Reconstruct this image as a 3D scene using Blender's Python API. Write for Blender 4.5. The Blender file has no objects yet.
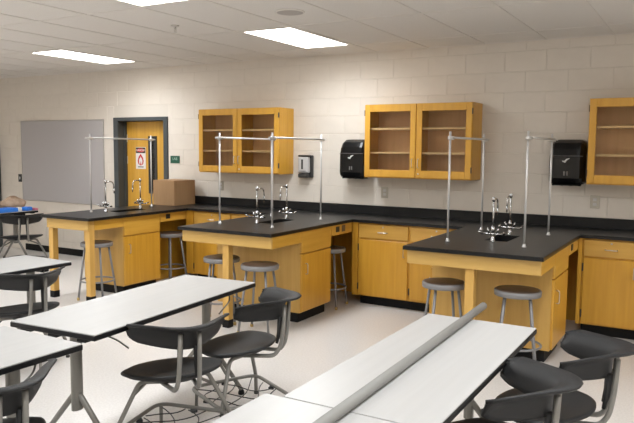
import bpy, bmesh, math, random
from mathutils import Vector, Matrix
random.seed(7)
SC = bpy.context.scene
C = SC.collection
PI = math.pi
# ------------------------------------------------------------------ camera
F_PX, CAM_D, CAM_H, YAW, PITCH, ROLL = 673.94, 6.9284, 1.6505, 0.5275, 0.0925, 0.0088
fw = Vector((-math.sin(YAW)*math.cos(PITCH), math.cos(YAW)*math.cos(PITCH), -math.sin(PITCH)))
rt = Vector((math.cos(YAW), math.sin(YAW), 0)); up = rt.cross(fw)
rt2 = rt*math.cos(ROLL)+up*math.sin(ROLL); up2 = -rt*math.sin(ROLL)+up*math.cos(ROLL)
cd = bpy.data.cameras.new('camera'); cam = bpy.data.objects.new('camera', cd); C.objects.link(cam)
cd.sensor_width = 36; cd.sensor_fit = 'HORIZONTAL'; cd.lens = F_PX/634*36; cd.clip_start = .05
cam.matrix_world = Matrix(((rt2.x, up2.x, -fw.x, 0), (rt2.y, up2.y, -fw.y, -CAM_D), (rt2.z, up2.z, -fw.z, CAM_H), (0, 0, 0, 1)))
SC.camera = cam
# ------------------------------------------------------------------ world, exposure
w = bpy.data.worlds.new('world'); SC.world = w; w.use_nodes = True
w.node_tree.nodes['Background'].inputs[0].default_value = (1, .95, .88, 1)
w.node_tree.nodes['Background'].inputs[1].default_value = .02
SC.view_settings.view_transform = 'Standard'; SC.view_settings.look = 'None'
SC.view_settings.gamma = 1; SC.view_settings.use_curve_mapping = False
SC.view_settings.exposure = 0.0
LAMP_W = 21.8; LAMP_COL = (.87, .955, 1.03); LAMP_SPREAD = 150
CEIL = 2.733
# light fixtures of the room: (x centre, y centre); three of them are in the picture, some unseen ones are added as fill
FIXTURES = [(-6.645, -1.15), (-3.595, -1.15), (-3.595, -3.59), (-6.645, -3.59), (-.545, -3.59),
            (-3.595, -6.03), (-6.645, -6.03), (-.545, -6.03), (2.505, -1.15), (2.505, -3.59), (2.505, -6.03),  # the last three here are added out of view to fill the right side
            (-6.645, -8.47), (-3.595, -8.47), (-.545, -8.47), (2.505, -8.47), (-9.695, -3.59), (-9.695, -6.03)]  # all added unseen: rear row raises the ambient, last pair brightens the left wall

# ------------------------------------------------------------------ materials
def mat(name, col, rough=.5, metal=0., spec=.5, noise=None, bump=None, trans=0., coat=0., emis=None):
    m = bpy.data.materials.new(name); m.use_nodes = True
    nt = m.node_tree; b = nt.nodes['Principled BSDF']
    b.inputs['Base Color'].default_value = (*col, 1); b.inputs['Roughness'].default_value = rough
    b.inputs['Metallic'].default_value = metal; b.inputs['Specular IOR Level'].default_value = spec
    if coat: b.inputs['Coat Weight'].default_value = coat; b.inputs['Coat Roughness'].default_value = .12
    if trans: b.inputs['Transmission Weight'].default_value = trans
    if emis: b.inputs['Emission Color'].default_value = (*emis[0], 1); b.inputs['Emission Strength'].default_value = emis[1]
    tc = nt.nodes.new('ShaderNodeTexCoord')
    if noise:   # (scale xyz, detail, col2, lo, hi)
        sc, det, col2, lo, hi = noise
        mp = nt.nodes.new('ShaderNodeMapping'); mp.inputs['Scale'].default_value = sc
        nt.links.new(tc.outputs['Object'], mp.inputs[0])
        n = nt.nodes.new('ShaderNodeTexNoise'); n.inputs['Scale'].default_value = 1; n.inputs['Detail'].default_value = det
        nt.links.new(mp.outputs[0], n.inputs['Vector'])
        r = nt.nodes.new('ShaderNodeValToRGB')
        r.color_ramp.elements[0].position = lo; r.color_ramp.elements[1].position = hi
        r.color_ramp.elements[0].color = (*col2, 1); r.color_ramp.elements[1].color = (*col, 1)
        nt.links.new(n.outputs['Fac'], r.inputs[0]); nt.links.new(r.outputs[0], b.inputs['Base Color'])
    if bump:    # (scale, strength)
        n2 = nt.nodes.new('ShaderNodeTexNoise'); n2.inputs['Scale'].default_value = bump[0]; n2.inputs['Detail'].default_value = 3
        nt.links.new(tc.outputs['Object'], n2.inputs['Vector'])
        bp = nt.nodes.new('ShaderNodeBump'); bp.inputs['Strength'].default_value = bump[1]; bp.inputs['Distance'].default_value = .004
        nt.links.new(n2.outputs['Fac'], bp.inputs['Height']); nt.links.new(bp.outputs[0], b.inputs['Normal'])
    return m
M = {}
M['block'] = mat('painted_block', (.70, .642, .57), .55, noise=((9, 9, 9), 4, (.68, .622, .552), .35, .65), bump=(140, .2))
M['mortar'] = mat('painted_mortar', (.655, .60, .53), .6, bump=(90, .2))
M['floor'] = mat('vinyl_floor', (.68, .645, .615), .28, noise=((70, 70, 70), 6, (.62, .585, .555), .40, .58), spec=.4)
M['ceil'] = mat('ceiling_tile', (.75, .72, .68), .9, noise=((120, 120, 120), 3, (.68, .65, .61), .40, .52), bump=(220, .3))
M['grid'] = mat('ceiling_grid', (.70, .665, .62), .5)
M['plain'] = mat('painted_wall', (.70, .635, .545), .6)
MAPLE = (.66, .35, .04)
M['maple'] = mat('maple', MAPLE, .36, noise=((26, 26, 1.6), 5, (.58, .29, .028), .30, .68), coat=.12)
M['maple_h'] = mat('maple_horizontal_grain', (.62, .36, .075), .36, noise=((1.6, 26, 26), 5, (.55, .305, .055), .30, .68), coat=.12)
M['maple_y'] = mat('maple_depth_grain', (.68, .38, .06), .36, noise=((26, 1.6, 26), 5, (.60, .32, .042), .30, .68), coat=.12)
M['maple_pale'] = mat('maple_pale', (.64, .385, .105), .4, noise=((24, 24, 1.6), 5, (.57, .33, .08), .30, .68))
M['maple_pale_h'] = mat('maple_pale_horizontal_grain', (.61, .385, .115), .4, noise=((1.6, 24, 24), 5, (.54, .33, .09), .30, .68))
M['maple_pale'] = mat('maple_pale', (.64, .385, .105), .4, noise=((24, 24, 1.6), 5, (.57, .33, .08), .30, .68))
M['maple_pale_h'] = mat('maple_pale_horizontal_grain', (.61, .385, .115), .4, noise=((1.6, 24, 24), 5, (.54, .33, .09), .30, .68))
M['maple_in'] = mat('maple_interior', (.74, .45, .21), .5, noise=((20, 20, 1.6), 4, (.66, .39, .17), .3, .7))
M['birch'] = mat('shelf_board', (.82, .58, .28), .4, noise=((2, 22, 22), 4, (.74, .51, .23), .3, .7))
M['door_wood'] = mat('door_veneer', (.64, .35, .05), .4, noise=((30, 30, 1.2), 5, (.56, .29, .036), .3, .7))
M['epoxy'] = mat('black_epoxy', (.013, .013, .0135), .3, spec=.28, noise=((14, 14, 14), 4, (.009, .009, .0095), .3, .7))
M['toe'] = mat('black_rubber', (.006, .006, .0065), .55, spec=.2)
M['white_top'] = mat('white_laminate', (.46, .452, .442), .32, noise=((30, 1.2, 1), 3, (.438, .43, .42), .35, .65))
M['black_edge'] = mat('black_edging', (.006, .006, .0065), .5, spec=.25)
M['shell'] = mat('black_polypropylene', (.017, .0168, .0172), .5, spec=.32, bump=(500, .15))
M['shell_red'] = mat('maroon_polypropylene', (.06, .008, .009), .5, spec=.3)
M['frame'] = mat('grey_powder_coat', (.235, .225, .205), .4, metal=.3)
M['wire'] = mat('black_wire', (.02, .02, .02), .4)
M['stool'] = mat('grey_stool_paint', (.235, .232, .235), .42, metal=.25)
M['hardboard'] = mat('brown_hardboard', (.13, .082, .058), .34, noise=((8, 8, 8), 4, (.10, .062, .043), .3, .7))
M['brass'] = mat('brass_ferrule', (.55, .40, .16), .4, metal=.7)
M['chrome'] = mat('chrome', (.48, .48, .48), .2, metal=1)
M['alu'] = mat('aluminium_rod', (.62, .61, .60), .38, metal=.4)
M['satin'] = mat('satin_steel', (.6, .58, .55), .3, metal=.9)
M['dark_frame'] = mat('charcoal_door_paint', (.048, .056, .060), .42)
M['board'] = mat('grey_board', (.42, .40, .405), .32, spec=.4)
M['board_trim'] = mat('board_trim', (.45, .43, .42), .35, metal=.5)
M['disp'] = mat('smoked_plastic', (.004, .004, .0045), .2, spec=.3, coat=.08)
M['disp_grey'] = mat('translucent_grey', (.16, .15, .145), .3)
M['white_p'] = mat('white_plastic', (.75, .73, .71), .4)
M['grey_p'] = mat('pale_grey_plastic', (.52, .51, .51), .4)
M['sign_green'] = mat('green_sign', (.012, .085, .05), .4)
M['sign_text'] = mat('sign_text', (.35, .5, .42), .5)
M['red'] = mat('sign_red', (.52, .02, .02), .5)
M['ink'] = mat('sign_black', (.015, .015, .015), .5)
M['card'] = mat('cardboard', (.38, .225, .11), .8, noise=((60, 60, 3), 3, (.35, .205, .097), .3, .7))
M['tape'] = mat('packing_tape', (.40, .26, .15), .3)
M['tube'] = mat('grey_tube', (.235, .23, .215), .55)
M['bag'] = mat('beige_cloth', (.50, .37, .27), .85, noise=((14, 14, 14), 4, (.38, .27, .19), .35, .65))
M['blue'] = mat('blue_plastic', (.03, .20, .72), .45)
M['pink'] = mat('pink_paper', (.55, .17, .22), .7)
M['orange'] = mat('rust_orange', (.30, .075, .02), .6)
M['dark'] = mat('dark_metal', (.03, .03, .03), .45)
M['steel_plate'] = mat('outlet_plate', (.45, .42, .36), .35, metal=.6)
M['lens'] = mat('lamp_lens', (1, 1, 1), .5, emis=((1, .965, .92), 9.0))
M['speaker'] = mat('speaker_grille', (.42, .395, .37), .6)
def glass(name, tint, f):
    m = bpy.data.materials.new(name); m.use_nodes = True; nt = m.node_tree
    nt.nodes.remove(nt.nodes['Principled BSDF']); out = nt.nodes['Material Output']
    t = nt.nodes.new('ShaderNodeBsdfTransparent'); t.inputs[0].default_value = (*tint, 1)
    g = nt.nodes.new('ShaderNodeBsdfGlossy'); g.inputs['Roughness'].default_value = .03
    lw = nt.nodes.new('ShaderNodeFresnel'); lw.inputs[0].default_value = f
    mx = nt.nodes.new('ShaderNodeMixShader')
    nt.links.new(lw.outputs[0], mx.inputs[0]); nt.links.new(t.outputs[0], mx.inputs[1]); nt.links.new(g.outputs[0], mx.inputs[2])
    nt.links.new(mx.outputs[0], out.inputs[0]); return m
M['glass'] = glass('cabinet_glass', (.97, .97, .96), 1.22)
M['glass_dark'] = glass('door_glass', (.35, .35, .33), 1.5)

# ------------------------------------------------------------------ mesh helpers
class MB:
    def __init__(s): s.v = []; s.f = []; s.smooth = []
    def add(s, vs, fs, smooth=False):
        o = len(s.v); s.v += [tuple(v) for v in vs]
        for f in fs: s.f.append([i+o for i in f]); s.smooth.append(smooth)
        return s
    def box(s, x0, y0, z0, x1, y1, z1, b=0.0):
        x0, x1 = min(x0, x1), max(x0, x1); y0, y1 = min(y0, y1), max(y0, y1); z0, z1 = min(z0, z1), max(z0, z1)
        if not b:
            vs = [(x, y, z) for z in (z0, z1) for y in (y0, y1) for x in (x0, x1)]
            return s.add(vs, [(0, 2, 3, 1), (4, 5, 7, 6), (0, 1, 5, 4), (2, 6, 7, 3), (0, 4, 6, 2), (1, 3, 7, 5)])
        b = min(b, (x1-x0)*.45, (y1-y0)*.45, (z1-z0)*.45)
        bm = bmesh.new(); r = bmesh.ops.create_cube(bm, size=1)
        bmesh.ops.scale(bm, vec=(x1-x0, y1-y0, z1-z0), verts=bm.verts)
        bmesh.ops.translate(bm, vec=((x0+x1)/2, (y0+y1)/2, (z0+z1)/2), verts=bm.verts)
        bmesh.ops.bevel(bm, geom=bm.edges[:], offset=b, segments=1, affect='EDGES', profile=.5)
        bm.verts.index_update()
        s.add([v.co[:] for v in bm.verts], [[v.index for v in f.verts] for f in bm.faces]); bm.free(); return s
    def prism(s, pts, z0, z1, axis='z'):
        n = len(pts)
        def m(p, h):
            return (p[0], p[1], h) if axis == 'z' else ((p[0], h, p[1]) if axis == 'y' else (h, p[0], p[1]))
        vs = [m(p, z0) for p in pts]+[m(p, z1) for p in pts]
        fs = [list(range(n))[::-1], list(range(n, 2*n))]+[(i, (i+1) % n, n+(i+1) % n, n+i) for i in range(n)]
        return s.add(vs, fs)
    def tube(s, pts, r, n=8, closed=False, caps=True):
        pts = [Vector(p) for p in pts]; N = len(pts); rr = r if isinstance(r, (list, tuple)) else [r]*N
        ts = []
        for i in range(N):
            a = pts[(i-1) % N] if (closed or i > 0) else pts[i]; b = pts[(i+1) % N] if (closed or i < N-1) else pts[i]
            ts.append((b-a).normalized())
        ref = Vector((0, 0, 1)) if abs(ts[0].z) < .9 else Vector((1, 0, 0))
        u = ts[0].cross(ref).normalized(); vs = []
        for i in range(N):
            u = (u-ts[i]*u.dot(ts[i])); u = u.normalized() if u.length > 1e-6 else ts[i].orthogonal().normalized()
            v = ts[i].cross(u)
            for k in range(n):
                a = 2*PI*k/n; vs.append(pts[i]+(u*math.cos(a)+v*math.sin(a))*rr[i])
        fs = []
        for i in range(N if closed else N-1):
            j = (i+1) % N
            for k in range(n):
                fs.append((i*n+k, i*n+(k+1) % n, j*n+(k+1) % n, j*n+k))
        s.add(vs, fs, True)
        if caps and not closed:
            o = len(s.v)-N*n
            s.f.append([o+k for k in range(n)][::-1]); s.smooth.append(False)
            s.f.append([o+(N-1)*n+k for k in range(n)]); s.smooth.append(False)
        return s
    def lathe(s, prof, cx=0, cy=0, n=16, smooth=True):
        vs = [(cx+r*math.cos(2*PI*k/n), cy+r*math.sin(2*PI*k/n), z) for r, z in prof for k in range(n)]
        fs = [(i*n+k, i*n+(k+1) % n, (i+1)*n+(k+1) % n, (i+1)*n+k) for i in range(len(prof)-1) for k in range(n)]
        s.add(vs, fs, smooth); o = len(s.v)-len(vs)
        s.f.append([o+k for k in range(n)][::-1]); s.smooth.append(False)
        s.f.append([o+(len(prof)-1)*n+k for k in range(n)]); s.smooth.append(False)
        return s
    def mesh(s, name):
        me = bpy.data.meshes.new(name); me.from_pydata(s.v, [], s.f)
        me.polygons.foreach_set('use_smooth', s.smooth); me.validate(); me.update()
        bm = bmesh.new(); bm.from_mesh(me); bmesh.ops.recalc_face_normals(bm, faces=bm.faces); bm.to_mesh(me); bm.free()
        return me
    def build(s, name, m, parent=None, label=None):
        me = s.mesh(name); me.materials.append(M[m] if isinstance(m, str) else m)
        o = bpy.data.objects.new(name, me); C.objects.link(o)
        if parent is not None: o.parent = parent
        if label: o['label'] = label
        return o
def bx(*a, b=0.0): return MB().box(*a, b=b)
def link_mesh(name, me, parent=None, loc=None):
    o = bpy.data.objects.new(name, me); C.objects.link(o)
    if parent is not None: o.parent = parent
    if loc: o.location = loc
    return o
def tag(o, label, cat, group=None, kind=None):
    o['label'] = label
    if cat: o['category'] = cat
    if group: o['group'] = group
    if kind: o['kind'] = kind
    return o
def thing(name, label, cat, loc=(0, 0, 0), rz=0, group=None):
    o = bpy.data.objects.new(name, None); C.objects.link(o); o.empty_display_size = .1
    o.location = loc; o.rotation_euler = (0, 0, rz)
    return tag(o, label, cat, group)
def struct(o, label):
    o['kind'] = 'structure'; o['label'] = label; return o
def copy_tree(o, parent=None):
    c = o.copy(); C.objects.link(c); c.parent = parent
    for ch in list(o.children): copy_tree(ch, c)
    return c
def arc(p0, p1, p2, n=6):
    p0, p1, p2 = Vector(p0), Vector(p1), Vector(p2)
    return [p0*(1-t)**2+p1*2*t*(1-t)+p2*t*t for t in [i/n for i in range(n+1)]]
def rounded(pts, r, n=5, closed=False):
    pts = [Vector(p) for p in pts]; N = len(pts); out = []
    for i, p in enumerate(pts):
        if not closed and i in (0, N-1): out.append(p); continue
        a = pts[(i-1) % N]-p; b = pts[(i+1) % N]-p; q = min(r, a.length*.48, b.length*.48)
        out += arc(p+a.normalized()*q, p, p+b.normalized()*q, n)
    return out
def text_obj(name, body, size, m, parent, loc, rot):
    cu = bpy.data.curves.new(name, 'FONT'); cu.body = body; cu.size = size; cu.align_x = 'CENTER'; cu.align_y = 'CENTER'; cu.extrude = .0006
    t = bpy.data.objects.new(name, cu); C.objects.link(t)
    dg = bpy.context.evaluated_depsgraph_get(); me = bpy.data.meshes.new_from_object(t.evaluated_get(dg))
    bpy.data.objects.remove(t); me.materials.clear(); me.materials.append(M[m])
    o = bpy.data.objects.new(name, me); C.objects.link(o); o.parent = parent; o.location = loc; o.rotation_euler = rot
    return o

# ------------------------------------------------------------------ room shell
XL, XR, YF = -10.6, 4.4, -9.4
struct(bx(XL-.2, YF-.2, -.1, XR+.2, 1.6, 0).build('floor', 'floor'), 'pale speckled vinyl floor')
DX0, DX1, DZ = -7.409, -6.383, 2.07          # door opening with its frame
MOR = .003
wb = MB().box(XL, MOR, 0, DX0, .2, 3).box(DX1, MOR, 0, XR, .2, 3).box(DX0, MOR, DZ, DX1, .2, 3)
wall = struct(wb.build('wall_back', 'mortar'), 'cream painted concrete block wall behind the lab benches')
struct(bx(XL-.2, YF, 0, XL, .2, 3).build('wall_left', 'plain'), 'cream painted side wall')
struct(bx(XR, YF, 0, XR+.2, .2, 3).build('wall_right', 'plain'), 'cream painted side wall at the right')
struct(bx(XL-.2, YF-.2, 0, XR+.2, YF, 3).build('wall_front', 'plain'), 'cream painted wall behind the viewer')
# each concrete block
BW, BH, JT = .4064, .2032, .0045
cache = {}
def block_mesh(wd, ht):
    k = (round(wd, 3), round(ht, 3))
    if k not in cache:
        e = .003; a = wd/2; h = ht/2
        vs = [(-a+e, 0, -h+e), (a-e, 0, -h+e), (a-e, 0, h-e), (-a+e, 0, h-e), (-a, .002, -h), (a, .002, -h), (a, .002, h), (-a, .002, h),
              (-a, MOR+.004, -h), (a, MOR+.004, -h), (a, MOR+.004, h), (-a, MOR+.004, h)]
        fs = [(0, 1, 2, 3)]
        for o in (0, 4): fs += [(o+i, o+4+i, o+4+(i+1) % 4, o+(i+1) % 4) for i in range(4)]
        me = MB().add(vs, fs).mesh('block'); me.materials.append(M['block']); cache[k] = me
    return cache[k]
for row in range(14):
    z0 = row*BH+JT/2; z1 = min((row+1)*BH-JT/2, CEIL+.01)
    ph = -1.237 if row % 2 else -1.446
    k0 = math.floor((XL-ph)/BW)
    x = ph+k0*BW
    while x < .55:
        a, b = max(x, XL)+JT/2, x+BW-JT/2; x += BW
        if z1 < 1.0 and a > -6.2: continue
        segs = [(a, b)]
        if z0 < DZ-.03:
            segs = []
            if a < DX0: segs.append((a, min(b, DX0)))
            if b > DX1: segs.append((max(a, DX1), b))
        for (p, q) in segs:
            if q-p < .02: continue
            link_mesh('block', block_mesh(q-p, z1-z0), wall, ((p+q)/2, 0, (z0+z1)/2))
# ceiling with its grid and tiles
ceil = struct(bx(XL, YF, CEIL+.03, XR, .01, CEIL+.06).build('ceiling', 'grid'), 'suspended ceiling of off white acoustic tiles')
PX, PY, X0, Y0 = .61, 1.22, -.85, -.54
fixcell = set()
for (fx, fy) in FIXTURES: fixcell.add((round((fx-X0)/PX-.5), round((Y0-fy)/PY-.5)))
grid = MB()
ix0, ix1 = math.floor((XL-X0)/PX), math.ceil((XR-X0)/PX)
for i in range(ix0, ix1+1):
    xx = X0+i*PX
    if XL < xx < XR: grid.box(xx-.012, YF, CEIL, xx+.012, 0, CEIL+.012)
iy1 = math.ceil((Y0-YF)/PY)
for j in range(0, iy1+1):
    yy = Y0-j*PY
    if yy > YF: grid.box(XL, yy-.012, CEIL+.0004, XR, yy+.012, CEIL+.0124)
grid.box(XL, -.022, CEIL, XR, 0, CEIL+.012)
grid.build('ceiling_grid', 'grid', ceil)
tcache = {}
for i in range(ix0, ix1):
    for j in range(-1, iy1):
        if (i, j) in fixcell: continue
        xa, xb = max(X0+i*PX, XL), min(X0+(i+1)*PX, XR); yb, ya = min(Y0-j*PY, 0), max(Y0-(j+1)*PY, YF)
        if xb-xa < .03 or yb-ya < .03: continue
        k = (round(xb-xa, 3), round(yb-ya, 3))
        if k not in tcache:
            me = bx(-k[0]/2+.006, -k[1]/2+.006, 0, k[0]/2-.006, k[1]/2-.006, .014, b=.003).mesh('ceiling_tile'); me.materials.append(M['ceil']); tcache[k] = me
        link_mesh('ceiling_tile', tcache[k], ceil, ((xa+xb)/2, (ya+yb)/2, CEIL+.0042))
# baseboard along the left part of the block wall
struct(bx(-9.45, -.008, 0, DX0, 0, .102, b=.002).build('baseboard_back', 'toe'), 'black rubber baseboard below the grey board')
# door
door = bpy.data.objects.new('door_1', None); C.objects.link(door); struct(door, 'maple veneer door in a charcoal steel frame')
fr = MB(); FT = .055
fr.box(DX0, -.02, 0, DX0+.088, .2, DZ, b=.003).box(DX1-.075, -.02, 0, DX1, .2, DZ, b=.003).box(DX0+.088, -.02, DZ-.05, DX1-.075, .2, DZ, b=.003)
fr.box(DX0+.088, .10, 0, DX0+.103, .145, DZ-.05).box(DX1-.09, .10, 0, DX1-.075, .145, DZ-.05)
fr.build('door_frame', 'dark_frame', door)
LX0, LX1, LY = DX0+.093, DX1-.078, .15
lx0, lx1, lz0, lz1 = -6.885, -6.735, 1.0, 1.81       # glazed slot of the leaf
lf = MB()
lf.box(LX0, LY, .01, lx0, LY+.045, DZ-.055).box(lx1, LY, .01, LX1, LY+.045, DZ-.055).box(lx0, LY, .01, lx1, LY+.045, lz0).box(lx0, LY, lz1, lx1, LY+.045, DZ-.055)
leaf = lf.build('door_leaf', 'door_wood', door)
lt = MB()
t = .024
lt.box(lx0-.005, LY-.012, lz0, lx0+t, LY+.05, lz1).box(lx1-t-.012, LY-.012, lz0, lx1+.005, LY+.05, lz1).box(lx0+t, LY-.012, lz0, lx1-t, LY+.05, lz0+t).box(lx0+t, LY-.012, lz1-t, lx1-t, LY+.05, lz1)
lt.build('window_trim', 'dark', leaf)
bx(lx0+t, LY+.015, lz0+t, lx1-t, LY+.021, lz1-t).build('window_pane', 'glass_dark', leaf)
for hz in (1.78, 1.47, .25):
    MB().box(LX0-.012, LY-.012, hz-.055, LX0+.018, LY-.001, hz+.055, b=.002).tube([(LX0-.003, LY-.016, hz-.055), (LX0-.003, LY-.016, hz+.055)], .007).build('hinge', 'satin', door)
hd = MB().lathe([(.03, 0), (.03, .012), (.012, .014), (.012, .05)], n=12)
hd.v = [(LX1-.07+a, LY-c, 1.0+b_) for a, b_, c in hd.v]
hd.tube([(LX1-.07, LY-.05, 1.0), (LX1-.19, LY-.05, 1.0)], .009)
hd.build('lever_handle', 'satin', door)
struct(bx(-8.2, 1.5, 0, -5.4, 1.6, 3).build('wall_corridor', 'plain'), 'wall of the corridor beyond the door')
# notice on the door
ns = thing('notice_sign', 'white danger notice with a red flame emblem on the wooden door', 'sign', (-7.045, LY-.0005, 1.50))
NW, NH = .095, .155
bx(-NW, -.003, -NH, NW, 0, NH, b=.001).build('plate', 'white_p', ns)
hdr = bx(-NW+.004, -.0045, NH-.085, NW-.004, -.003, NH-.006).build('header', 'ink', ns)
el = MB().prism([(.078*math.cos(2*PI*k/24), NH-.0455+.027*math.sin(2*PI*k/24)) for k in range(24)], -.006, -.0045, 'y').build('header_oval', 'red', hdr)
text_obj('header_lettering', 'DANGER', .042, 'white_p', hdr, (0, -.0065, NH-.0455), (PI/2, 0, 0))
fl = MB()
outer = [(-.028, -.085), (-.052, -.055), (-.058, -.02), (-.046, .02), (-.026, .05), (0, .078), (.026, .05), (.046, .02), (.058, -.02), (.052, -.055), (.028, -.085)]
inner = [(-.02, -.072), (-.03, -.05), (-.034, -.022), (-.026, .005), (-.012, .022), (0, .04), (.012, .022), (.026, .005), (.034, -.022), (.03, -.05), (.02, -.072)]
n_ = len(outer)
vs = [(x_, -.0045, z_-.018) for x_, z_ in outer]+[(x_, -.0045, z_-.018) for x_, z_ in inner]
fl.add(vs, [(i, i+1, n_+i+1, n_+i) for i in range(n_-1)])
fl.prism([(-.016, -.105), (0, -.045), (.016, -.105)], -.0045, -.003, 'y')
fl.build('flame_emblem', 'red', ns)
MB().box(-.055, -.0045, -NH+.022, .055, -.003, -NH+.034).build('caption_strip', 'ink', ns)
# green room sign
gs = thing('room_sign', 'small green room sign on the block wall right of the door', 'sign', (-6.262, -.0005, 1.492))
bx(-.082, -.006, -.05, .082, 0, .05, b=.0015).build('plate', 'sign_green', gs)
text_obj('sign_lettering', 'LAB', .05, 'sign_text', gs, (0, -.0068, .008), (PI/2, 0, 0))
# grey writing board
wbd = thing('writing_board', 'large grey writing board mounted left of the door', 'board', (-8.54, -.0005, 0))
bx(-.91, -.016, .815, .91, 0, 2.035).build('board_surface', 'board', wbd)
for a in ((-.925, .80, .925, .815), (-.925, 2.035, .925, 2.05), (-.925, .815, -.91, 2.035), (.91, .815, .925, 2.035)):
    bx(a[0], -.02, a[1], a[2], 0, a[3], b=.002).build('trim_strip', 'board_trim', wbd)
# wall plates
def plate(x, z, name, label, cat, kind):
    o = thing(name, label, cat, (x, -.0005, z), 0, None)
    bx(-.042, -.006, -.062, .042, 0, .062, b=.002).build('cover_plate', 'steel_plate' if kind != 'switch' else 'dark', o)
    if kind == 'switch':
        bx(-.012, -.012, -.022, .012, -.006, .022, b=.002).build('toggle', 'grey_p', o)
    else:
        for dz in (.022, -.022):
            bx(-.017, -.009, dz-.014, .017, -.006, dz+.014, b=.003).build('socket', 'grey_p', o)
    return o
plate(-3.155, 1.17, 'wall_outlet', 'steel outlet plate on the wall under the central glazed cabinet', 'outlet', 'o')
plate(-.945, 1.167, 'wall_outlet', 'steel outlet plate below the rightmost glazed cabinet', 'outlet', 'o')
plate(-5.478, 1.167, 'wall_outlet', 'steel outlet plate under the glazed cabinet nearest the door', 'outlet', 'o')
plate(-9.537, 1.147, 'light_switch', 'dark switch plate left of the grey writing board', 'switch', 'switch')
# tall dark locker at the far left edge
tl = thing('storage_locker', 'dark tall locker at the far left edge of the block wall', 'locker', (-10.29, -.005, 0))
bx(-.27, -.22, 0, .27, 0, 1.69, b=.005).build('carcass', 'dark_frame', tl)
bx(-.26, -.24, .08, .26, -.22, 1.67, b=.003).build('locker_door', 'dark_frame', tl)
bx(.2, -.26, .9, .215, -.24, 1.02, b=.002).build('handle', 'satin', tl)

# ------------------------------------------------------------------ ceiling fixtures
LBL = {(-6.645, -1.15): 'long fluorescent ceiling light nearest the door', (-3.595, -1.15): 'fluorescent ceiling light above the middle lab bench and wall cabinet',
       (-3.595, -3.59): 'fluorescent ceiling light cut by the top edge of the picture',
       (-6.645, -3.59): 'fluorescent ceiling light above the left table row', (-.545, -3.59): 'fluorescent ceiling light above the table with the grey tube',
       (-3.595, -6.03): 'fluorescent ceiling light over the nearest left table', (-6.645, -6.03): 'fluorescent ceiling light in the near left part of the room', (-.545, -6.03): 'fluorescent ceiling light beside the viewer',
       (2.505, -1.15): 'unseen ceiling light added as fill by the wall beyond the right edge', (2.505, -3.59): 'unseen ceiling light added as fill right of the right tables', (2.505, -6.03): 'unseen ceiling light added as fill in the near right part of the room',
       (-6.645, -8.47): 'unseen ceiling light added for ambient fill in the left rear corner behind the viewer', (-3.595, -8.47): 'unseen ceiling light added for ambient fill behind the viewer on the left',
       (-.545, -8.47): 'unseen ceiling light added for ambient fill straight behind the viewer', (2.505, -8.47): 'unseen ceiling light added for ambient fill in the right rear corner behind the viewer',
       (-9.695, -3.59): 'unseen ceiling light added as fill near the far left side wall', (-9.695, -6.03): 'unseen ceiling light added as fill at the near end of the left side wall'}
for i, (fx, fy) in enumerate(FIXTURES):
    lx = thing('ceiling_light', LBL[(fx, fy)], 'light', (fx, fy, CEIL), 0, 'ceiling lights')
    a, b = PX/2-.012, PY/2-.012
    MB().box(-a, -b, 0, -a+.034, b, .02).box(a-.034, -b, 0, a, b, .02).box(-a+.034, -b, 0, a-.034, -b+.034, .02).box(-a+.034, b-.034, 0, a-.034, b, .02).build('trim_frame', 'grid', lx)
    bx(-a+.034, -b+.034, .006, a-.034, b-.034, .012).build('lens', 'lens', lx)
    ld = bpy.data.lights.new('tube_light', 'AREA'); ld.shape = 'RECTANGLE'; ld.size = 2*a-.05; ld.size_y = 2*b-.05
    ld.energy = LAMP_W; ld.spread = math.radians(LAMP_SPREAD); ld.color = LAMP_COL
    lo = bpy.data.objects.new('tube_light', ld); C.objects.link(lo); lo.parent = lx; lo.location = (0, 0, .004)
sp = thing('ceiling_speaker', 'round grey speaker grille set in the ceiling', 'speaker', (-2.957, -2.307, CEIL))
MB().lathe([(.118, .006), (.118, -.004), (.108, -.007)], n=28).build('rim', 'grid', sp)
MB().lathe([(.106, -.0068), (.1, -.0085), (.02, -.0105), (.004, -.0108)], n=28).build('grille', 'speaker', sp)
sk = thing('fire_sprinkler', 'small pendant fire sprinkler hanging from the ceiling', 'sprinkler', (-4.2, -2.264, CEIL))
MB().lathe([(.036, .006), (.036, -.002), (.026, -.008)], n=18).build('escutcheon', 'satin', sk)
MB().lathe([(.011, -.008), (.011, -.028), (.007, -.032)], n=10).tube([(.011, 0, -.03), (.012, 0, -.045), (0, 0, -.056)], .003, 6).tube([(-.011, 0, -.03), (-.012, 0, -.045), (0, 0, -.056)], .003, 6).build('body', 'satin', sk)
MB().lathe([(.018, -.058), (.018, -.056)], n=12).build('deflector', 'satin', sk)

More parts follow.
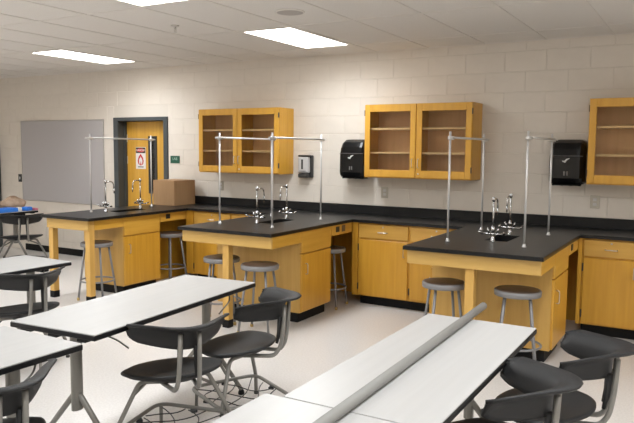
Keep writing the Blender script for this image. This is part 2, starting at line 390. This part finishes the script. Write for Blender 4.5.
# ------------------------------------------------------------------ worktop
ZT, ZB = .914, .884
ISL = [(-6.28, -5.515), (-4.305, -3.245), (-2.02, -.967)]
YC, YE = -.607, -2.143
SINK = [(-5.885, -1.245), (-3.80, -1.235), (-1.49, -1.245)]
SHX, SHY = .09, .215
CX1 = 1.3
xs = sorted({-6.28, CX1, *[x for p in ISL for x in p], *[s[0]+d for s in SINK for d in (-SHX, SHX)]})
ys = sorted({-.001, YC, YE, *[s[1]+d for s in SINK for d in (-SHY, SHY)]})
def filled(cx, cy):
    for s in SINK:
        if abs(cx-s[0]) < SHX and abs(cy-s[1]) < SHY: return False
    if cy > YC: return True
    return any(a < cx < b for a, b in ISL)
bm = bmesh.new(); vc = {}
def gv(i, j):
    if (i, j) not in vc: vc[(i, j)] = bm.verts.new((xs[i], ys[j], ZB))
    return vc[(i, j)]
fcs = []
for i in range(len(xs)-1):
    for j in range(len(ys)-1):
        if filled((xs[i]+xs[i+1])/2, (ys[j]+ys[j+1])/2): fcs.append(bm.faces.new((gv(i, j), gv(i+1, j), gv(i+1, j+1), gv(i, j+1))))
r = bmesh.ops.extrude_face_region(bm, geom=fcs)
bmesh.ops.translate(bm, vec=(0, 0, ZT-ZB), verts=[e for e in r['geom'] if isinstance(e, bmesh.types.BMVert)])
bmesh.ops.recalc_face_normals(bm, faces=bm.faces)
ed = [e for e in bm.edges if len(e.link_faces) == 2 and e.calc_face_angle(0) > 1.0 and min(v.co.z for v in e.verts) > ZT-.001]
bmesh.ops.bevel(bm, geom=ed, offset=.004, segments=2, affect='EDGES')
me = bpy.data.meshes.new('lab_worktop'); bm.to_mesh(me); bm.free(); me.materials.append(M['epoxy'])
wt = bpy.data.objects.new('lab_worktop', me); C.objects.link(wt)
tag(wt, 'continuous black epoxy worktop along the wall with three bench arms', 'worktop')
bx(-6.28, -.02, ZT, CX1, -.001, 1.016, b=.002).build('backsplash', 'epoxy', wt)
SL = ['left', 'middle', 'right']
WHERE = ['bench with the cardboard box', 'middle lab bench', 'right lab bench']
for k, (sx, sy) in enumerate(SINK):
    s = thing('lab_sink', 'black sink set into the '+WHERE[k], 'sink', (sx, sy, 0), 0, 'bench sinks')
    x_, y_, d = SHX, SHY, ZB-.2
    b_ = MB()
    vs = [(-x_, -y_, ZB), (x_, -y_, ZB), (x_, y_, ZB), (-x_, y_, ZB), (-x_+.01, -y_+.01, d), (x_-.01, -y_+.01, d), (x_-.01, y_-.01, d), (-x_+.01, y_-.01, d)]
    b_.add(vs, [(4, 5, 6, 7)]+[(i, (i+1) % 4, 4+(i+1) % 4, 4+i) for i in range(4)])
    b_.box(-x_-.012, -y_-.012, ZB-.012, -x_, y_+.012, ZB).box(x_, -y_-.012, ZB-.012, x_+.012, y_+.012, ZB)
    b_.build('basin', 'epoxy', s)
    MB().lathe([(.03, d+.001), (.03, d+.004), (.02, d+.004)], n=14).build('drain', 'chrome', s)

# ------------------------------------------------------------------ pulls
def pull(parent, p, axis, length, normal, m='satin'):
    """wire pull centred at p, along axis, standing off along normal"""
    p, a, n = Vector(p), Vector(axis), Vector(normal)
    pts = [p-a*length/2, p-a*length/2+n*.028, p+a*length/2+n*.028, p+a*length/2]
    return MB().tube(rounded(pts, .012, 3), .0042, 6).build('handle', m, parent)

# ------------------------------------------------------------------ base cabinets on the back wall
YFACE = -.58
def base_cabinet(x0, x1, label, handle_right=True):
    cx = (x0+x1)/2; o = thing('base_cabinet', label, 'cabinet', (cx, 0, 0), 0, 'wall base cabinets')
    h = (x1-x0)/2
    bd = MB().box(-h, YFACE+.02, .1, h, -.022, ZB-.001)
    bd.build('carcass', 'maple', o)
    bx(-h, YFACE+.08, 0, h, -.05, .1).build('toe_kick', 'toe', o)
    dr = bx(-h+.012, YFACE, .722, h-.012, YFACE+.02, .868, b=.003).build('drawer', 'maple_h', o)
    pull(dr, (0, YFACE, .79), (1, 0, 0), .1, (0, -1, 0))
    lk = MB().lathe([(.009, 0), (.009, .005), (.005, .006)], n=10); lk.v = [(a, YFACE-c, .845+b) for a, b, c in lk.v]; lk.build('lock', 'satin', dr)
    dd = bx(-h+.012, YFACE, .112, h-.012, YFACE+.02, .706, b=.003).build('door', 'maple', o)
    sx = (h-.05) if handle_right else (-h+.05)
    pull(dd, (sx, YFACE, .6), (0, 0, 1), .1, (0, -1, 0))
    for hz in (.2, .62):
        xx = (-h+.006) if handle_right else (h-.006)
        bx(xx-.005, YFACE-.004, hz-.035, xx+.005, YFACE+.018, hz+.035, b=.001).build('hinge', 'dark', dd)
    return o
def filler(x0, x1, label):
    o = bx(x0, YFACE+.004, .1, x1, YFACE+.022, ZB-.001, b=.001).build('filler_strip', 'maple')
    return tag(o, label, 'filler strip')
base_cabinet(-5.46, -4.877, 'maple drawer and door base cabinet on the wall nearest the cardboard box')
base_cabinet(-4.875, -4.30, 'maple base cabinet on the wall against the left side of the middle bench')
base_cabinet(-3.195, -2.613, 'maple base cabinet on the wall directly below the central glazed cabinet')
base_cabinet(-2.611, -2.03, 'maple base cabinet on the wall tucked behind the left of the right bench')
base_cabinet(-.95, -.475, 'maple base cabinet right of the right bench with drawer pull')
base_cabinet(-.473, .11, 'maple base cabinet at the right edge of the picture')
base_cabinet(.112, .70, 'maple base cabinet beyond the right edge')
filler(-3.262, -3.197, 'maple filler strip between middle bench and wall cabinet')
filler(-.987, -.952, 'maple filler strip between right bench and wall cabinet')
filler(-5.575, -5.462, 'maple filler strip beside the bench with the box')

# ------------------------------------------------------------------ bench bases
def bench(ia, label, half, group='lab bench bases'):
    xl, xr = ISL[ia]; cx = (xl+xr)/2; o = thing('lab_bench_base', label, 'bench', (cx, 0, 0), 0, group)
    h = (xr-xl)/2-(.06 if half else .022)
    ya, yb = -1.60, -1.03               # pedestal front and back
    bd = MB().box(-h+.02, ya, .1, h-.02, yb, ZB-.19).box(-h+.02, ya, ZB-.19, -SHX-.05, yb, ZB-.001).box(SHX+.05, ya, ZB-.19, h-.02, yb, ZB-.001).box(-SHX-.05, ya, ZB-.19, SHX+.05, ya+.02, ZB-.001)
    if ia == 0:
        bd = MB().box(-h, ya, .1, h-.02, yb, .66).box(-h, ya, .66, -.14, yb, ZB-.001).box(.14, ya, .66, h-.02, yb, ZB-.001).box(-.14, ya, .66, .14, ya+.02, ZB-.001)
    bd.build('pedestal', 'maple_pale', o)
    bx(-h+.06, ya+.03, 0, h-.06, yb-.02, .1).build('toe_kick', 'toe', o)
    sides = (1,) if half else (1, -1)
    for s in sides:
        xf = s*h
        bx(xf-s*.02, ya+.004, .672, xf, yb-.004, ZB-.004, b=.003).build('sink_panel', 'maple_y', o)
        d = bx(xf-s*.02, ya+.004, .112, xf, yb-.004, .66, b=.003).build('door', 'maple', o)
        pull(d, (xf, ya+.07, .52), (0, 0, 1), .1, (s, 0, 0))
        op = bx(xf-s*.02, yb+.004, .775, xf, YFACE-.002, ZB-.001, b=.002).build('outlet_panel', 'maple_y', o)
        yo = yb+.13
        bx(xf, yo-.035, .806, xf+s*.006, yo+.035, .862, b=.002).build('socket', 'ink', op)
        if ia == 1: bx(xf, yo+.09, .80, xf+s*.006, yo+.16, .866, b=.002).build('cover_plate', 'hardboard', op)
        bx(xf-s*.02, YE+(.131 if half else .06), .775, xf, ya, ZB-.001, b=.002).build('side_apron', 'maple_y', o)
    if half: bx(-h, YE+.131, .775, -h+.02, ya, ZB-.001, b=.002).build('side_apron', 'maple_y', o)
    bx(-h, YE+.04, .775, h, YE+.06, ZB-.001, b=.002).build('front_apron', 'maple_pale_h', o)
    bx(-.01, yb, .0, .01, -.06, ZB-.001).build('divider_panel', 'maple', o)
    bx(-h+.0, -.06, .0, h, -.045, ZB-.001).build('back_panel', 'maple', o)
    posts = [(-h+.035, YE+.0955), (h-.035, YE+.0955)] if half else [(-.015, YE+.097)]
    for (px, py) in posts:
        p = bx(px-.035, py-.035, .07, px+.035, py+.035, .775 if not half else ZB-.001, b=.004).build('post', 'maple_pale', o)
        bx(px-.037, py-.037, 0, px+.037, py+.037, .075, b=.003).build('foot_cap', 'toe', p)
    return o
bench(0, 'narrow maple bench base on two posts below the cardboard box', True)
bench(1, 'middle maple lab bench base with sink panel, door and one front post', False)
bench(2, 'right maple lab bench base with one post between two stools', False)

# ------------------------------------------------------------------ glazed wall cabinets
def wall_cabinet(x0, x1, label):
    cx = (x0+x1)/2; o = thing('wall_cabinet', label, 'cabinet', (cx, -.001, 0), 0, 'glazed wall cabinets')
    h = (x1-x0)/2; z0, z1, dp = 1.348, 2.13, .33; t = .02; yf = -dp+.022
    bd = MB().box(-h, yf, z0, -h+t, 0, z1).box(h-t, yf, z0, h, 0, z1).box(-h+t, yf, z1-t, h-t, 0, z1).box(-h+t, yf, z0, h-t, 0, z0+t)
    bd.build('carcass', 'maple', o)
    bx(-h+t, -.012, z0+t, h-t, 0, z1-t).build('back_panel', 'maple_in', o)
    bx(-.012, yf, z0+t, .012, -.012, z1-t).build('divider', 'maple', o)
    for zz in (1.615, 1.872):
        for (a, b) in ((-h+t, -.012), (.012, h-t)):
            bx(a+.001, yf+.03, zz-.01, b-.001, -.013, zz+.01, b=.001).build('shelf', 'birch', o)
    for s in (-1, 1):
        a, b = (-h+.003, -.003) if s < 0 else (.003, h-.003)
        st, za, zb = .062, z0+.012, z1-.004
        dm = MB().box(a, -dp, za, a+st, yf-.001, zb, b=.003).box(b-st, -dp, za, b, yf-.001, zb, b=.003)
        dm.box(a+st, -dp, zb-.075, b-st, yf-.001, zb, b=.002).box(a+st, -dp, za, b-st, yf-.001, za+.075, b=.002)
        d = dm.build('door', 'maple', o)
        bx(a+st-.004, -dp+.009, za+.07, b-st+.004, -dp+.013, zb-.07).build('pane', 'glass', d)
        xh = b-.03 if s < 0 else a+.03
        pull(d, (xh, -dp, 1.51), (0, 0, 1), .09, (0, -1, 0))
        if s > 0:
            lk = MB().lathe([(.009, 0), (.009, .006), (.005, .008)], n=10); lk.v = [(xh+p, -dp-r_, 1.40+q) for p, q, r_ in lk.v]; lk.build('lock', 'satin', d)
        for hz in (1.45, 2.04):
            xx = a-.001 if s < 0 else b+.001
            bx(xx-.004, -dp-.002, hz-.03, xx+.004, -dp+.018, hz+.03, b=.001).build('hinge', 'dark', d)
    return o
wall_cabinet(-5.575, -4.372, 'glazed maple wall cabinet nearest the door')
wall_cabinet(-3.258, -2.069, 'glazed maple wall cabinet in the centre between two paper towel dispensers')
wall_cabinet(-.984, .21, 'glazed maple wall cabinet cut by the right edge')

# ------------------------------------------------------------------ dispensers
def towel(xc, label):
    o = thing('towel_dispenser', label, 'dispenser', (xc, -.001, 1.335), 0, 'paper towel dispensers')
    W, H, D = .165, .43, .225
    prof = [(0, 0), (-.19, 0), (-D+.012, .02), (-D, .06), (-D+.004, .26), (-D+.022, .34), (-D+.06, .395), (-.11, H-.006), (0, H)]
    m = MB()
    rings = []
    for (x_, ins) in ((-W, .06), (-W+.008, .035), (-W+.022, .014), (-W+.045, .003), (-W+.07, 0), (W-.07, 0), (W-.045, .003), (W-.022, .014), (W-.008, .035), (W, .06)):
        ring = []
        for (y_, z_) in prof:
            yy = y_ if y_ > -.01 else y_+ins*(1 if y_ < -.05 else 0)
            zz = z_-ins if z_ > .3 else z_+(ins*.3 if z_ < .05 else 0)
            ring.append((x_, yy, zz))
        rings.append(ring)
    n = len(prof); vs = [v for rg in rings for v in rg]
    fs = [(i*n+k, i*n+(k+1) % n, (i+1)*n+(k+1) % n, (i+1)*n+k) for i in range(len(rings)-1) for k in range(n)]
    fs += [list(range(n))[::-1], [(len(rings)-1)*n+k for k in range(n)]]
    m.add(vs, fs)
    body = m.build('cover', 'disp', o)
    MB().box(-W+.05, -.185, -.012, W-.05, -.02, 0).build('outlet_slot', 'toe', o)
    for xx in (-.12, -.04, .04, .12): MB().lathe([(.012, -.014), (.014, 0)], xx, -.17, 8).build('foot_rib', 'disp', o)
    bx(-W+.02, -D-.0015, .268, W-.02, -D+.006, .272).build('seam', 'disp_grey', o)
    lg = MB().tube([(-.035, -D-.001, .222), (-.012, -D-.001, .214), (.004, -D-.001, .236), (.03, -D+.001, .248)], [.004, .011, .008, .004], 6)
    lg.build('logo_mark', 'white_p', o)
    for xx in (-.014, .012):
        bx(xx-.007, -D-.001, .085, xx+.007, -D+.004, .125, b=.002).build('window_mark', 'disp_grey', o)
    return o
towel(-3.475, 'black paper towel dispenser left of the central glazed cabinet')
towel(-1.185, 'black paper towel dispenser left of the rightmost glazed cabinet')
so = thing('soap_dispenser', 'grey and black soap dispenser on the wall above the middle bench', 'dispenser', (-4.165, -.001, 1.31))
bx(-.072, -.04, .0, .082, 0, .265, b=.01).build('back_plate', 'dark', so)
bx(-.085, -.10, .055, .058, -.04, .245, b=.012).build('cover', 'grey_p', so)
MB().box(-.082, -.105, .0, .055, -.04, .05, b=.012).build('push_bar', 'dark', so)
bx(-.085, -.1, .247, .07, -.03, .268, b=.008).build('top_cap', 'dark', so)
bx(-.035, -.102, .10, -.01, -.1, .215).build('sight_window', 'dark', so)
bx(-.06, -.102, .075, .03, -.1, .082).build('label_line', 'dark', so)

# ------------------------------------------------------------------ rods, faucets, box
def rod_frame(x, ya, yb, label):
    o = thing('support_frame', label, 'lab stand', (x, 0, ZT), 0, 'aluminium support frames')
    for i, y in enumerate((ya, yb)):
        r_ = MB().tube([(0, y, .012), (0, y, .885)], .0085, 10).build('rod', 'alu', o)
        MB().lathe([(.017, 0), (.017, .008), (.012, .011), (.012, .025)], 0, y, 14).build('rod_socket', 'alu', r_)
        c = MB().box(-.016, y-.02, .818, .03, y+.02, .848, b=.005).tube([(.03, y, .833), (.05, y, .833)], .005, 8)
        c.build('clamp', 'satin', o)
    MB().tube([(.018, ya-.08, .836), (.018, yb+.05, .836)], .0095, 10).build('crossbar', 'alu', o)
rod_frame(-6.055, -1.63, -.67, 'single aluminium rod frame on the bench with the cardboard box')
rod_frame(-4.13, -1.73, -.83, 'aluminium rod frame along the left side of the middle bench')
rod_frame(-3.502, -1.745, -.84, 'aluminium rod frame along the right side of the middle bench')
rod_frame(-1.81, -1.717, -.785, 'aluminium rod frame along the left side of the right bench')
rod_frame(-1.204, -1.703, -.817, 'aluminium rod frame along the right side of the right bench')
def faucet_proto():
    o = thing('lab_faucet', '', 'faucet', (0, 0, ZT), 0, 'gooseneck lab faucets')
    MB().lathe([(.024, 0), (.024, .006), (.016, .012), (.014, .06), (.017, .07)], n=14).build('base', 'chrome', o)
    MB().tube([(-.1, 0, .062), (.1, 0, .062)], [.007, .007], 8).lathe([(.018, .05), (.02, .06), (.018, .074)], n=12).build('valve_body', 'chrome', o)
    for s in (-1, 1):
        MB().tube([(s*.09, 0, .062), (s*.095, -.004, .07), (s*.10, -.05, .082)], [.010, .008, .005], 8).build('valve_handle', 'chrome', o)
        MB().tube([(s*.03, 0, .07), (s*.045, .0, .11)], [.011, .007], 8).build('serrated_nozzle', 'chrome', o)
    MB().tube([(0, 0, .07), (0, 0, .345)], .0075, 10).lathe([(.015, .075), (.017, .10), (.010, .125)], n=12).build('riser', 'chrome', o)
    MB().lathe([(.009, .325), (.015, .335), (.016, .352), (.009, .362)], n=12).build('vacuum_breaker', 'chrome', o)
    MB().tube(rounded([(0, 0, .34), (0, .115, .345), (0, .125, .235)], .05, 6), .007, 10).tube([(0, .123, .262), (0, .125, .205)], [.010, .005], 8).build('spout', 'chrome', o)
    return o
fp = faucet_proto(); used = False
for k, (sx, sy) in enumerate(SINK):
    for s, dy in ((0, -.27), (1, .27)):
        f = fp if not used else copy_tree(fp); used = True
        f.location = (sx+(-.06, -.045, -.01)[k], sy+dy, ZT); f.rotation_euler = (0, 0, 0 if s == 0 else PI)
        f['label'] = 'chrome gooseneck lab faucet on the %s, %s end of its sink' % (WHERE[k], 'front' if s == 0 else 'wall')
cb = thing('cardboard_box', 'closed brown cardboard box on the left bench', 'box', (-6.035, -.275, ZT), math.radians(0))
MB().box(-.18, -.2, 0, .18, .2, .315, b=.002).build('carton', 'card', cb)
bx(-.18, -.2, .316, .18, -.002, .32).build('flap', 'card', cb); bx(-.18, .002, .316, .18, .2, .32).build('flap', 'card', cb)
MB().box(-.182, -.03, .3205, .182, .03, .3212).build('packing_tape', 'tape', cb)

# ------------------------------------------------------------------ stools
def stool_proto():
    o = thing('lab_stool', '', 'stool', (0, 0, 0), 0, 'metal lab stools')
    MB().lathe([(.155, .565), (.17, .567), (.172, .60), (.165, .608), (.158, .608)], n=32).build('seat_rim', 'stool', o)
    MB().lathe([(.157, .600), (.157, .6085), (.152, .6105), (.02, .6105)], n=32).build('seat', 'hardboard', o)
    for k in range(4):
        a = PI/4+k*PI/2; c, s = math.cos(a), math.sin(a)
        l = MB().tube([(.125*c, .125*s, .57), (.205*c, .205*s, .02)], .0115, 8).build('leg', 'stool', o)
        MB().lathe([(.015, 0), (.015, .018), (.011, .03)], .207*c, .207*s, 10).build('foot', 'brass', l)
    zr = .20; rr = .125+(.57-zr)/.55*.08
    MB().tube([(rr*math.cos(2*PI*k/28), rr*math.sin(2*PI*k/28), zr) for k in range(28)], .009, 8, closed=True).build('foot_ring', 'stool', o)
    return o
st = stool_proto(); first = True
for (x, y, rz, lb) in [(-5.73, -1.85, .3, 'metal stool under the front of the bench with the cardboard box'),
                       (-5.64, -.80, .0, 'metal stool in the knee space behind the door of the left bench'),
                       (-3.975, -1.90, .5, 'metal stool left of the post of the middle bench'),
                       (-3.44, -2.03, .2, 'metal stool right of the post of the middle bench'),
                       (-3.42, -.79, .1, 'metal stool in the knee space of the middle bench by the wall'),
                       (-1.765, -1.90, .6, 'metal stool left of the post of the right bench'),
                       (-1.195, -1.89, .25, 'metal stool right of the post of the right bench')]:
    o = st if first else copy_tree(st); first = False
    o.location = (x, y, 0); o.rotation_euler = (0, 0, rz); o.scale = (1, 1, 1.022); o['label'] = lb

# ------------------------------------------------------------------ folding tables
TZ = .737
def table_proto():
    o = thing('folding_table', '', 'table', (0, 0, 0), 0, 'white folding tables')
    hx, hy = .297, .75
    bx(-hx+.003, -hy+.003, TZ-.006, hx-.003, hy-.003, TZ, b=.0015).build('tabletop', 'white_top', o)
    bx(-hx, -hy, TZ-.032, hx, hy, TZ-.0055, b=.004).build('edge_band', 'black_edge', o)
    for s in (-1, 1):
        y = s*.585
        col = MB().prism([(.025*math.cos(2*PI*k/16), y+.036*math.sin(2*PI*k/16)) for k in range(16)], .255, TZ-.075).build('leg_column', 'frame', o)
        MB().box(-.19, y-.035, TZ-.072, .19, y+.035, TZ-.033, b=.006).build('mounting_bracket', 'black_edge', col)
        for q in (-1, 1):
            pts = [(q*.012, y, .345), (q*.03, y, .325), (q*.285, y, .03)]
            ft = MB().tube(rounded(pts, .02, 3), [.013]+[.016]*4+[.014], 10).build('foot', 'frame', o)
            MB().lathe([(.02, 0), (.022, .012), (.016, .03)], q*.283, y, 12).build('glide', 'black_edge', ft)
        for xx in (-.2, .0, .2):
            bx(xx-.03, s*(hy-.05), TZ-.05, xx+.03, s*(hy-.005), TZ-.032, b=.004).build('linking_clip', 'black_edge', o)
        MB().tube(rounded([(.20, y-.02*s, TZ-.06), (.235, y-.06*s, TZ-.09), (.215, y-.16*s, TZ-.16)], .04, 4), .005, 6).build('release_lever', 'frame', o)
    bx(-.03, -.545, TZ-.085, .03, .545, TZ-.045, b=.006).build('beam', 'frame', o)
    return o
tp = table_proto(); first = True
TABLES = [(-2.895, -3.97, .07, 'white folding table with black edge in the middle of the left row'),
          (-2.79, -5.565, -.01, 'white folding table at the bottom left corner'),
          (-4.69, -4.05, -.02, 'white folding table at the left edge in front of the narrow bench'),
          (-1.03, -4.145, .0, 'white folding table at the right carrying the far end of the grey tube'),
          (-1.105, -5.6475, .0, 'white folding table at the bottom centre under the near end of the tube'),
          (-8.64, -1.34, .0, 'far table with a beige bag and blue things by the writing board')]
for (x, y, rz, lb) in TABLES:
    o = tp if first else copy_tree(tp); first = False
    o.location = (x, y, 0); o.rotation_euler = (0, 0, rz); o['label'] = lb
tb = MB()
R_ = .021
pts = [(-1.09, -3.14, TZ+R_), (-1.033, -5.9, TZ+R_)]
tu = tb.tube(pts, R_, 20).build('grey_tube', 'tube'); tag(tu, 'long round grey tube lying along the right hand tables', 'tube')

# ------------------------------------------------------------------ chairs
def chair_proto(shell='shell'):
    o = thing('shell_chair', '', 'chair', (0, 0, 0), 0, 'black shell chairs')
    # seat: shield shaped dished shell
    key = [(0, .245), (30, .25), (60, .262), (82, .285), (100, .265), (130, .235), (155, .225), (180, .22)]
    def rad(d):
        d = abs((d+180) % 360-180)
        for (a, ra), (b, rb) in zip(key, key[1:]):
            if a <= d <= b: return ra+(rb-ra)*(d-a)/(b-a)
    n = 48; m = MB(); ts = [.02, .35, .65, .85, .95, 1.0]
    top = []
    for t in ts:
        for k in range(n):
            th = 360*k/n; r_ = rad(th)*t; a = math.radians(th)
            x, y = r_*math.cos(a), r_*math.sin(a)
            z = .442+.014*t*t-(.03*max(0, t-.6)/.4*max(0, math.cos(a)))+.02*max(0, t-.6)/.4*max(0, -math.cos(a))-(.006 if t == 1 else 0)
            top.append((x+.0, y, z))
    bot = []
    for t in (.99, .9, .6, .02):
        for k in range(n):
            x, y, z = top[(len(ts)-1)*n+k]; r0 = t/1.0
            zz = z-.012 if t > .95 else (z-.026 if t > .8 else .405)
            bot.append((x*r0, y*r0, min(zz, z-.008)))
    vs = top+bot; L = len(ts)+4
    fs = [(i*n+k, i*n+(k+1) % n, (i+1)*n+(k+1) % n, (i+1)*n+k) for i in range(L-1) for k in range(n)]
    fs += [list(range(n))[::-1], [(L-1)*n+k for k in range(n)]]
    m.add(vs, fs, True); m.build('seat', shell, o)
    # backrest: V plan band with outward flared top ledge
    NS = 28; sec_all = []
    def plan(s): return Vector((-.265+.222*(math.sqrt(s*s+.16)-.4)/(math.sqrt(1.16)-.4), .245*s, 0))
    for i in range(NS+1):
        s = -1+2*i/NS; p = plan(s); d = (plan(s+.01)-plan(s-.01)).normalized(); nrm = Vector((-d.y, d.x, 0))
        if nrm.x > 0: nrm = -nrm
        if nrm.dot(p-Vector((.3, 0, 0))) < 0: nrm = -nrm
        e = abs(s); rise = .012*(1-e**2)
        en = max(0, e-.82)/.18; zb = .625+.018*e**2+.018*en*en; fl = .078+.04*math.exp(-(s/.32)**2)-.05*en*en
        topz = .752+rise-.018*en*en
        prof = [(0, zb), (.0, zb+.03), (.004, topz-.06), (.016, topz-.034), (.04, topz-.014), (fl, topz), (fl+.006, topz-.006), (fl, topz-.014), (.034, topz-.034), (.019, topz-.065), (.014, zb+.02), (.012, zb)]
        sec_all.append([(p.x+nrm.x*a, p.y+nrm.y*a, z) for a, z in prof])
    npf = len(sec_all[0]); m = MB()
    vs = [v for sc_ in sec_all for v in sc_]
    fs = [(i*npf+k, i*npf+(k+1) % npf, (i+1)*npf+(k+1) % npf, (i+1)*npf+k) for i in range(NS) for k in range(npf)]
    fs += [list(range(npf))[::-1], [NS*npf+k for k in range(npf)]]
    m.add(vs, fs, True)
    for s in (-1, 1):   # slim plastic straps running down in front of each upright
        m.tube([(-.268, s*.042, .64), (-.262, s*.044, .54), (-.25, s*.048, .475)], [.016, .013, .009], 8)
    m.build('backrest', shell, o)
    for s in (-1, 1):
        pts = [(-.300, s*.05, .715), (-.292, s*.052, .56), (-.275, s*.056, .455), (-.24, s*.062, .40), (-.05, s*.085, .395)]
        MB().tube(rounded(pts, .05, 4), .0125, 10).build('upright', 'frame', o)
        leg = MB().tube(rounded([(-.06, s*.06, .398), (.0, s*.19, .395), (.0, s*.325, .135), (.0, s*.335, .012)], .035, 4), .0125, 10).build('leg', 'frame', o)
        MB().lathe([(.014, 0), (.016, .006), (.013, .02)], 0, s*.335, 10).build('glide', 'wire', leg)
        MB().tube(rounded([(.17, s*.03, .40), (.15, s*.06, .385), (.01, s*.225, .32)], .02, 3), .009, 8).build('brace', 'frame', o)
    ring = rounded([(.335, 0, .13), (0, .325, .135), (-.335, 0, .13), (0, -.325, .135)], .085, 6, closed=True)
    MB().tube(ring, .0115, 8, closed=True).build('base_ring', 'frame', o)
    for s in (-1, 1):
        ft = MB().tube([(s*.29, 0, .13), (s*.292, 0, .012)], .011, 8).build('stub_foot', 'frame', o)
        MB().lathe([(.014, 0), (.014, .014)], s*.292, 0, 10).build('glide', 'wire', ft)
    for k in range(5):
        x = -.2+.1*k; hw = .31-abs(x)*.97
        wv = [(x+.02*math.sin(t*PI*2+k), -hw+2*hw*t, .126-.02*math.sin(t*PI)) for t in [i/10 for i in range(11)]]
        MB().tube(wv, .0035, 5).build('rack_wire', 'wire', o)
    for k in range(3):
        y = -.13+.13*k; hw = .30-abs(y)
        wv = [(-hw+2*hw*t, y+.03*math.sin(t*PI*2), .122-.02*math.sin(t*PI)) for t in [i/10 for i in range(11)]]
        MB().tube(wv, .0035, 5).build('rack_wire', 'wire', o)
    for a in (45, 135, 225, 315):
        c, s = math.cos(math.radians(a))*.225, math.sin(math.radians(a))*.225
        bx(c-.018, s-.018, .108, c+.018, s+.018, .126, b=.004).build('rack_clip', 'wire', o)
    return o
cp = chair_proto(); first = True
CHAIRS = [(-2.49, -4.20, 148, 'black shell chair seen from behind at the middle left table'),
          (-2.47, -3.625, 198, 'black shell chair facing left at the far end of the middle left table'),
          (-.62, -3.66, 188, 'black shell chair at the right edge beside the far end of the right table'),
          (-.765, -4.27, 187, 'black shell chair nearest at the right, pushed in by the right table'),
          (-4.38, -3.76, 165, 'black shell chair at the left edge table in front of the narrow bench'),
          (-2.54, -5.31, 170, 'black shell chair in the bottom left corner'),
          (-8.0, -1.13, 150, 'black shell chair beside the far table with the beige bag')]
for (x, y, a, lb) in CHAIRS:
    o = cp if first else copy_tree(cp); first = False
    o.location = (x, y, 0); o.rotation_euler = (0, 0, math.radians(a)); o['label'] = lb
rc = chair_proto('shell_red'); rc.location = (-8.0, -1.85, 0); rc.rotation_euler = (0, 0, math.radians(170))
rc['label'] = 'maroon shell chair at the far left edge of the picture'; del rc['group']

# ------------------------------------------------------------------ things on the far table
def blob(name, label, cat, loc, pts_fn, m, n=20, k=10):
    mb = MB(); vs = []
    for i in range(k+1):
        ph = -PI/2+PI*i/k
        for j in range(n):
            vs.append(pts_fn(ph, 2*PI*j/n))
    mb.add(vs, [(i*n+j, i*n+(j+1) % n, (i+1)*n+(j+1) % n, (i+1)*n+j) for i in range(k) for j in range(n)], True)
    return mb
bg = thing('cloth_bag', 'slumped beige cloth bag lying on the far table', 'bag', (-8.72, -.74, TZ), math.radians(80))
def bagf(ph, t):
    c = math.cos(ph); z = .085+.085*math.sin(ph)
    wob = 1+.06*math.sin(3*t+1)+.05*math.sin(5*t+2*ph)
    return (.20*c*math.cos(t)*wob, .13*c*math.sin(t)*wob, max(0, z*(1+.12*math.sin(2*t))))
blob('', '', '', None, bagf, None).build('bag_body', 'bag', bg)
MB().tube(arc((-.09, .0, .16), (0, -.05, .24), (.1, 0, .15), 8), .008, 6).build('strap', 'bag', bg)
def flat_item(name, label, cat, x, y, rz, wx, wy, h, m, lid=None):
    o = thing(name, label, cat, (x, y, TZ), math.radians(rz))
    bx(-wx/2, -wy/2, 0, wx/2, wy/2, h, b=min(.01, h*.3)).build('body', m, o)
    bx(-wx/2+.02, -wy/2+.02, h, wx/2-.02, wy/2-.02, h+.004, b=.001).build('top_sheet', lid or m, o)
    return o
flat_item('blue_case', 'long blue plastic case on the far table below the bag', 'case', -8.45, -1.08, 5, .2, .36, .055, 'blue')
flat_item('blue_pouch', 'small blue pouch on the far table right of the bag', 'pouch', -8.43, -.72, 20, .12, .12, .05, 'blue')
flat_item('pale_cup_stack', 'small pale container between the blue things on the far table', 'container', -8.43, -.845, 0, .08, .06, .055, 'white_p')
flat_item('pink_papers', 'stack of pink papers at the corner of the far table', 'papers', -8.44, -.62, 3, .2, .06, .03, 'pink')
flat_item('rust_case', 'rust orange case at the far left behind the blue case', 'case', -8.80, -1.18, 0, .16, .30, .17, 'orange')
